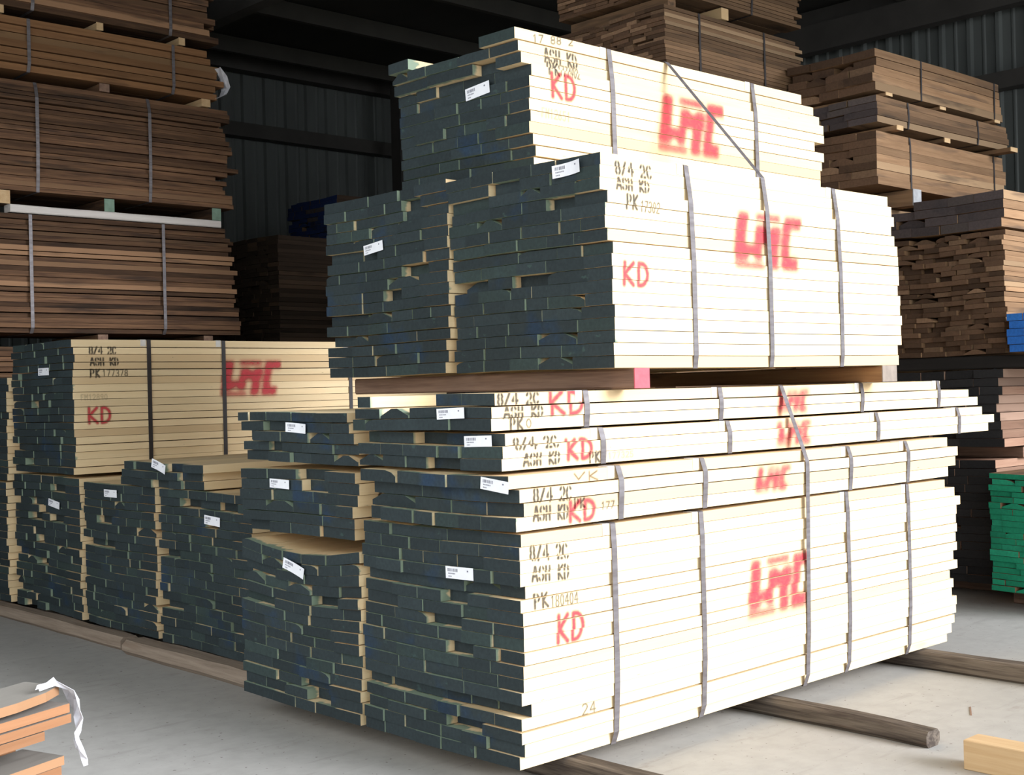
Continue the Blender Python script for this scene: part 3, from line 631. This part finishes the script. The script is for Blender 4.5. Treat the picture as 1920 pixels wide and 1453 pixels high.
# ------------------------------------------------------------------ bearers, blocks and timbers
def timber(label, x0, x1, y0, y1, z0, z1, m, axis='y', group=None, end=None, end_len=0, yaw=0.0, seed=0, rough=0.004, name='timber_bearer', cat='timber', at=None, chamfer=0.008, endm=None, end_label=None, taper=0.0):
    """sawn timber with slightly wandering edges; end = material of a painted tip at its low-axis end"""
    rg = random.Random(900+seed)
    root_loc = Vector(((x0+x1)/2, (y0+y1)/2, z0)) if at is None else Vector(at)
    A0, A1 = (y0, y1) if axis == 'y' else (x0, x1); B0, B1 = (x0, x1) if axis == 'y' else (y0, y1)
    mb = MB(); n = max(3, int((A1-A0)/0.22)); xs = []; secs = []
    for i in range(n+1):
        a = A0+(A1-A0)*i/n; j = lambda s=1: rg.uniform(-rough, rough)*s
        c = chamfer
        b0, b1, c0, c1 = B0+j(), B1+j(), z0, z1-abs(j())-taper*max(0.0, 1-(a-A0)/0.7)
        xs.append(a); secs.append([(b0+c, c0), (b1-c, c0), (b1, c0+c), (b1, c1-c), (b1-c, c1), (b0+c, c1), (b0, c1-c), (b0, c0+c)])
    prism(mb, xs, secs, rg.random(), [9]*len(xs), 0, 1, 1)
    # map (axis, other, z) to world, relative to root_loc
    if axis == 'y': mb.v = [(x_-root_loc.y, y_-root_loc.x, z_-root_loc.z) for (x_, y_, z_) in mb.v]; yaw += math.pi/2
    else: mb.v = [(x_-root_loc.x, y_-root_loc.y, z_-root_loc.z) for (x_, y_, z_) in mb.v]
    o = mb.build(name, [m, endm or m]); o.location = root_loc; o.rotation_euler = (0, 0, yaw)
    tag(o, label, cat, group)
    if end:
        pb = MB(); e = 0.0015
        if axis == 'y': pb.box(A0-e-root_loc.y, A0+end_len-root_loc.y, B0-e-root_loc.x, B1+e-root_loc.x, 0, z1-z0+e)
        else: pb.box(A0-e-root_loc.x, A0+end_len-root_loc.x, B0-e-root_loc.y, B1+e-root_loc.y, 0, z1-z0+e)
        pe = pb.build('painted_end', [end], o); pe['label'] = end_label or 'painted end'
    return o
timber('dark brown timber bearer with a red painted end under the upper packs', .685, .778, -.012, 1.98, 1.583, 1.668, OLDTIMBER, group='bearers under the upper packs', end=REDEND, end_len=.004, seed=1, end_label='red painted end')
timber('brown timber bearer with a pale end under the far end of the upper packs', 2.655, 2.795, -.012, 2.0, 1.583, 1.668, wood('amber_timber_wood', (0.36, 0.20, 0.09), (0.20, 0.10, 0.045), (0.3, 0.2, 0.1), 0.1, (0.1, 0.05, 0.03), 0.6, vary=0.1), group='bearers under the upper packs', end=plain('pale_cut_end', (0.26, 0.21, 0.17), 0.8), end_len=.004, seed=2, end_label='pale grey end')
FB = 'weathered floor bearers under the front stack'
timber('weathered floor bearer whose grey end sticks out furthest from under the front stack', 1.635, 1.735, -.79, 2.0, 0, .098, DRIFT, group=FB, seed=3, rough=.011, chamfer=.018, taper=.022)
timber('weathered floor bearer under the far end of the front stack, reaching towards the green-ended pack', 3.02, 3.14, -1.4, 2.0, 0, .098, DRIFT, group=FB, seed=4, rough=.006, chamfer=.014)
timber('pale weathered floor bearer under the near corner of the front stack, by the first strap', .24, .37, -.42, 2.0, 0, .098, DRIFT, group=FB, seed=5, rough=.006, chamfer=.014)
timber('rounded brown floor timber under the rear row, ending nearer the front stack', .245, .42, 2.2, 3.88, 0, .098, WEATHER, group='floor timbers under the rear row', seed=6, rough=.008, chamfer=.03)
timber('brown floor timber under the rear row, further along by the photo edge', .285, .42, 4.0, 6.9, 0, .089, WEATHER, group='floor timbers under the rear row', seed=7, rough=.008, chamfer=.02)
timber('floor timber under the far ends of the rear row', 3.2, 3.32, 2.6, 6.9, 0, .088, WEATHER, group=None, seed=8)
timber('yellow pine block lying on the floor in the lower corner of the photo', 1.47, 1.60, -2.4, -1.045, 0, .122, PINE, seed=9, rough=.002, name='timber_block', cat='timber', chamfer=.003)
GS = 'bearers in the gaps of the wall-side brown stack'
def kst(label, xc, z, h, m, end, w=.09, s=0, proud=.012):
    timber(label, xc-w/2, xc+w/2, 7.1-proud, 8.05, z, z+h, m, group=GS, end=end, end_len=.006, seed=20+s, rough=.001, chamfer=.003)
z1 = 2.165-.072
for i, (xc, lb) in enumerate(((1.70, 'dark bearer in the lowest visible gap of the wall-side stack, nearer the photo edge'), (2.74, 'dark bearer in the lowest visible gap of the wall-side stack, by its far end'))):
    kst(lb, xc, 2.062, .095, BROWN, GREYPAINT if False else OLDTIMBER, s=i)
kst('yellow-ended bearer level with the pale grey board, at the photo edge', .86, 3.247, .11, BROWN, PINE, s=3)
kst('green-ended bearer above the middle of the pale grey board', 1.79, 3.247, .11, BROWN, GREENPAINT, s=4)
kst('green-ended bearer above the far end of the pale grey board', 2.86, 3.247, .11, BROWN, GREENPAINT, s=5)
kst('pine-ended bearer under the far end of the thick-board brown pack', 2.775, 4.306, .070, PINE, PINE, s=6)
kst('dark bearer under the middle of the thick-board brown pack', 1.77, 4.306, .070, BROWN, OLDTIMBER, s=7)
kst('pine-ended bearer under the middle of the topmost wall-side pack', 1.74, 4.845, .066, PINE, PINE, w=.06, s=8)
kst('pine-ended bearer under the far end of the topmost wall-side pack', 2.54, 4.845, .066, PINE, PINE, w=.06, s=9)
kst('pine-ended bearer under the topmost wall-side pack, at the photo edge', .86, 4.845, .066, PINE, PINE, w=.06, s=10)
o = timber('pale grey board lying along the edge of a brown pack in the wall-side stack', .90, 2.90, 7.075, 7.20, 3.178, 3.245, PALE, axis='x', seed=15, rough=.003, name='plank', cat='plank')
NS = 'stickers between the packs by the back wall'
def nst(label, xc, y, z0_, z1_, end, s, w=.09, y1=2.4, m=TAN):
    timber(label, xc-w/2, xc+w/2, y, y1, z0_, z1_, m, group=NS, end=end, end_len=.006, seed=40+s, rough=.001, chamfer=.003, name='timber_sticker')
nst('sticker under the near end of the topmost thick-board pack', 5.55, 1.60, 3.786, 3.810, PINE, 1)
nst('sticker under the middle of the topmost thick-board pack', 6.38, 1.60, 3.786, 3.810, PINE, 2)
nst('sticker under the far end of the topmost thick-board pack', 7.28, 1.58, 3.786, 3.810, PINE, 3)
nst('sticker under the near end of the thin dark pack', 5.63, 1.56, 3.524, 3.560, PINE, 4)
nst('sticker under the middle of the thin dark pack', 6.44, 1.60, 3.524, 3.560, PINE, 5)
nst('sticker jutting out under the far end of the thin dark pack', 7.33, 1.46, 3.524, 3.560, PINE, 6, .12)
nst('thick grey-ended block under the lowest visible thick-board pack', 5.90, 1.58, 2.96, 3.09, GREYPAINT, 7, .12)
nst('thick block under the far end of the lowest visible thick-board pack', 7.2, 1.66, 2.96, 3.09, None, 8, .12)
timber('pine-ended sticker in the gap of the thin-board stack behind the topmost ash pack', 4.565, 4.655, 2.44, 3.5, 4.399, 4.487, PINE, seed=51, rough=.001, chamfer=.003, name='timber_sticker', group=None)
timber('sticker at the near end of the thin-board stack gap behind the topmost ash pack', 4.0, 4.09, 2.50, 3.5, 4.399, 4.487, GREYB, seed=52, rough=.001, chamfer=.003, name='timber_sticker', group=None)
timber('black long bearer under the brown block of short ends, running under the blue-ended pack', 5.40, 5.55, -.5, 1.7, 1.655, 1.748, wood('blackened_wood', (0.03, 0.026, 0.024), (0.02, 0.018, 0.017), (0.03, 0.03, 0.03), 0.1, (0.02, 0.02, 0.02), 0.7, vary=0.1), seed=53, name='timber_bearer')
timber('long bearer under the far end of the brown block of short ends', 7.4, 7.55, -.5, 1.7, 1.655, 1.748, OLDTIMBER, seed=54)
timber('bearer between the two black-ended packs', 5.75, 5.88, .70, 1.72, .998, 1.078, OLDTIMBER, seed=55)
timber('bearer under the green-ended pack', 5.3, 5.42, -.42, .58, 0, .115, OLDTIMBER, seed=56)
timber('bearer under the floor-standing black-ended pack', 5.7, 5.82, .74, 1.74, 0, .095, OLDTIMBER, seed=57)

# ------------------------------------------------------------------ over-straps that tie several packs together
def over_strap(label, x, pts, w=.032):
    mid = pts[len(pts)//2]
    path = [(y, z) for (y, z) in pts]
    n = len(path); vs_ = []
    o = ribbon(None, 'steel_strap', 0.0, path, w, None, STEEL)
    o.location = (x, 0, 0); tag(o, label, 'strap', 'long straps tying packs together')
    return o
def near_pt(key, x, which):
    root, near, disp = PACKS[key]
    best = None
    for n_ in near:
        zz = n_[1] if which == 'bot' else n_[2]
        best = n_ if best is None or (zz > best[1] if which == 'top' else zz < best[1]) else best
    return best
def side_profile(key, x):
    root, near, disp = PACKS[key]; out = []
    for (y, zl, zh, a, b) in near:
        lx = x-root.location.x; dz = disp(lx, max(y, 0))
        out += [(root.location.y+y, root.location.z+zl+dz), (root.location.y+y, root.location.z+zh+dz)]
    return out
def outer(pts):
    pts = sorted(pts, key=lambda q: (q[1], q[0])); h = []
    for p in pts:
        while len(h) >= 2 and (h[-1][0]-h[-2][0])*(p[1]-h[-2][1])-(h[-1][1]-h[-2][1])*(p[0]-h[-2][0]) >= 0: h.pop()
        h.append(p)
    return h
xs_ = 1.93
p_ = []
for k_ in ('A1', 'B1', 'C1', 'D1'): p_ += side_profile(k_, xs_)
h = outer(p_); o_ = .006
path = [(h[0][0]+.4, h[0][1]-o_)]+[(h[0][0]-o_, h[0][1]-o_)]+[(y-o_, z) for y, z in h[1:]]+[(h[-1][0]+.004, h[-1][1]+.0045), (h[-1][0]+.35, h[-1][1]+.0045)]
over_strap('long grey strap running down over all four low packs of the front stack', xs_, path)
p_ = side_profile('U1', 1.682); q_ = side_profile('T', 1.682)
h = outer(p_); tq = max(q_, key=lambda s_: s_[1])
path = [(h[0][0]+.3, h[0][1]-.0035)]+[(h[0][0]-o_, h[0][1])]+[(y-o_, z) for y, z in h[1:]]+[(tq[0]-.004, tq[1]+.005), (tq[0]+.45, tq[1]+.014)]
over_strap('long strap slanting from the topmost ash pack down over the upper white-sided pack', 1.682, path)

# ------------------------------------------------------------------ orange boards in the lower corner
PY = math.radians(20.0); PD = Vector((math.cos(PY), math.sin(PY), 0))
GP = 'orange-edged board packs in the lower corner'
def pend(x, y, z, L): return Vector((x, y, z))-PD*L
pack('P1', 'lower orange-edged board pack in the corner, with dusty top boards', GP, pend(-1.815, .055, .11, 2.2), 2.2, .8, 15, .0290, wood_m=ORANGE, end_m=ORANGE, yaw=PY, wr=(.15, .26), seed=71, fj=.02,
     far_off=[0]*12+[-.05, -.01, -.0], top_m=DUST, gap=(.001, .003), wave=.003, nparts=60)
pr = pack('P2', 'upper orange-edged board pack in the corner, with a torn white film on its end', GP, pend(-1.797, .04, .612, 2.2), 2.2, .8, 3, .0290, wood_m=ORANGE, end_m=ORANGE, yaw=PY, wr=(.17, .2), seed=72, fj=.05,
     far_off=[-.10, .0, .0], top_m=DUST, gap=(.001, .003), wave=.002)
def loose(label, y0, y1, x1, z0, tilt, sd):
    """loose board on top of the upper pack: its own thing"""
    mb = MB(); rg = random.Random(sd); L = 1.9; xs = [0, .5, 1.0, 1.4, 1.7, 1.82, L]
    secs = []
    for x in xs:
        e = max(0, x-1.7)/.2; z = z0*0+tilt*(x/L)**2
        secs.append([(y0+.05*e*e, z), (y1, z), (y1, z+.027), (y0+.05*e*e, z+.027)])
    prism(mb, xs, secs, rg.random(), [9]*len(xs), 0, 0, 0, 1)
    o = mb.build('loose_board', [ORANGE, DUST]); o.rotation_euler = (0, 0, PY)
    o.location = Vector((-1.797, .04, z0))+PD*(x1-L); tag(o, label, 'board', 'loose boards on the orange-edged pack')
ztop = .612+3*.029+.007
loose('curved loose board along the edge of the orange-edged pack', 0.0, .19, .005, ztop, .012, 1)
loose('loose orange-edged board one step in from the curved one', .20, .36, -.10, ztop, .004, 2)
loose('loose orange-edged board two steps in from the curved one', .37, .52, -.17, ztop, .004, 3)
loose('thick loose board on the far edge of the orange-edged pack', .53, .70, -.30, ztop+.0, .03, 4)
for i, (off, lb) in enumerate(((.35, 'dark bolster between the two orange-edged packs, by their end'), (1.5, 'dark bolster between the two orange-edged packs, out of the photo'))):
    if i: continue
    mb = MB(); mb.box(-.05, .05, 0.0, .76, 0, .058); o = mb.build('timber_sticker', [wood('bolster_wood', (0.28, 0.14, 0.07), (0.16, 0.08, 0.04), (0.2, 0.1, 0.05), 0.1, (0.1, 0.05, 0.03), 0.7)])
    o.rotation_euler = (0, 0, PY); o.location = Vector((-1.80, .045, .549))-PD*off
    tag(o, lb, 'timber')

def film(name, pts, parent, label, w0):
    """torn strip of white film: centre points with widths, slightly crumpled"""
    rg = random.Random(5); mb = MB(); vs_ = []; fs = []
    for i, (p, w, nrm) in enumerate(pts):
        for k_ in range(4):
            q = Vector(p)+Vector(w)*(k_/3-.5)+Vector(nrm)*(0.012*math.sin(k_*2.1+i*1.7))
            vs_.append(q); 
    n = len(pts)
    for i in range(n-1):
        for k_ in range(3): fs.append((4*i+k_, 4*i+k_+1, 4*i+k_+5, 4*i+k_+4))
    mb.add(vs_, fs, [0]*len(fs)); o = mb.build(name, [PLASTIC], parent)
    so = o.modifiers.new('thick', 'SOLIDIFY'); so.thickness = .0008
    o['label'] = label
    return o
# film on the end of the upper orange pack (pack space: x along boards, end at x=2.2)
film('plastic_film', [((2.10, .02, .150), (.04, .02, .0), (0, 0, 1)), ((2.17, .03, .150), (.03, .04, 0), (0, 0, 1)), ((2.224, .03, .120), (.01, .06, 0), (1, 0, 0)), ((2.238, .02, .085), (.03, .075, 0), (1, 0, .2)),
                      ((2.228, .0, .04), (.03, .06, 0), (1, 0, 0)), ((2.214, -.008, .0), (.02, .035, 0), (1, 0, 0)), ((2.212, -.010, -.025), (.01, .02, 0), (1, 0, 0)), ((2.222, -.012, -.055), (.02, .04, 0), (1, 0, 0)), ((2.238, -.012, -.09), (.012, .02, 0), (1, 0, 0)), ((2.246, -.012, -.108), (.004, .006, 0), (1, 0, 0))],
     pr, 'torn white plastic film', .1)
film('plastic_film', [((2.70, .0, .30), (.01, .16, 0), (1, 0, 0)), ((2.76, .0, .22), (.02, .18, 0), (1, 0, 0)), ((2.80, .0, .12), (.02, .2, 0), (1, 0, 0)), ((2.78, .0, .06), (.02, .18, 0), (1, 0, 0)), ((2.70, .0, .02), (.01, .12, 0), (1, 0, 0))],
     PACKS['K3'][0], 'white plastic film scrap', .1)

# ------------------------------------------------------------------ litter on the concrete
rg = random.Random(77)
for i, (x, y, l, a) in enumerate(((2.35, -.62, .16, .5), (1.2, -.95, .12, -.3), (4.1, -.35, .22, .9), (4.25, -.1, .14, .3))):
    mb = MB(); mb.box(-l/2, l/2, -.0035, .0035, 0, .003); o = mb.build('wood_splinter', [OLDTIMBER]); o.location = (x, y, 0); o.rotation_euler = (0, 0, a)
    tag(o, ('dark splinter on the floor beside the floor bearer with the grey end', 'small splinter on the floor before the pine block', 'long splinter on the floor in front of the green-ended pack', 'short splinter on the floor nearest the green-ended pack')[i], 'splinter', 'wood splinters on the concrete')
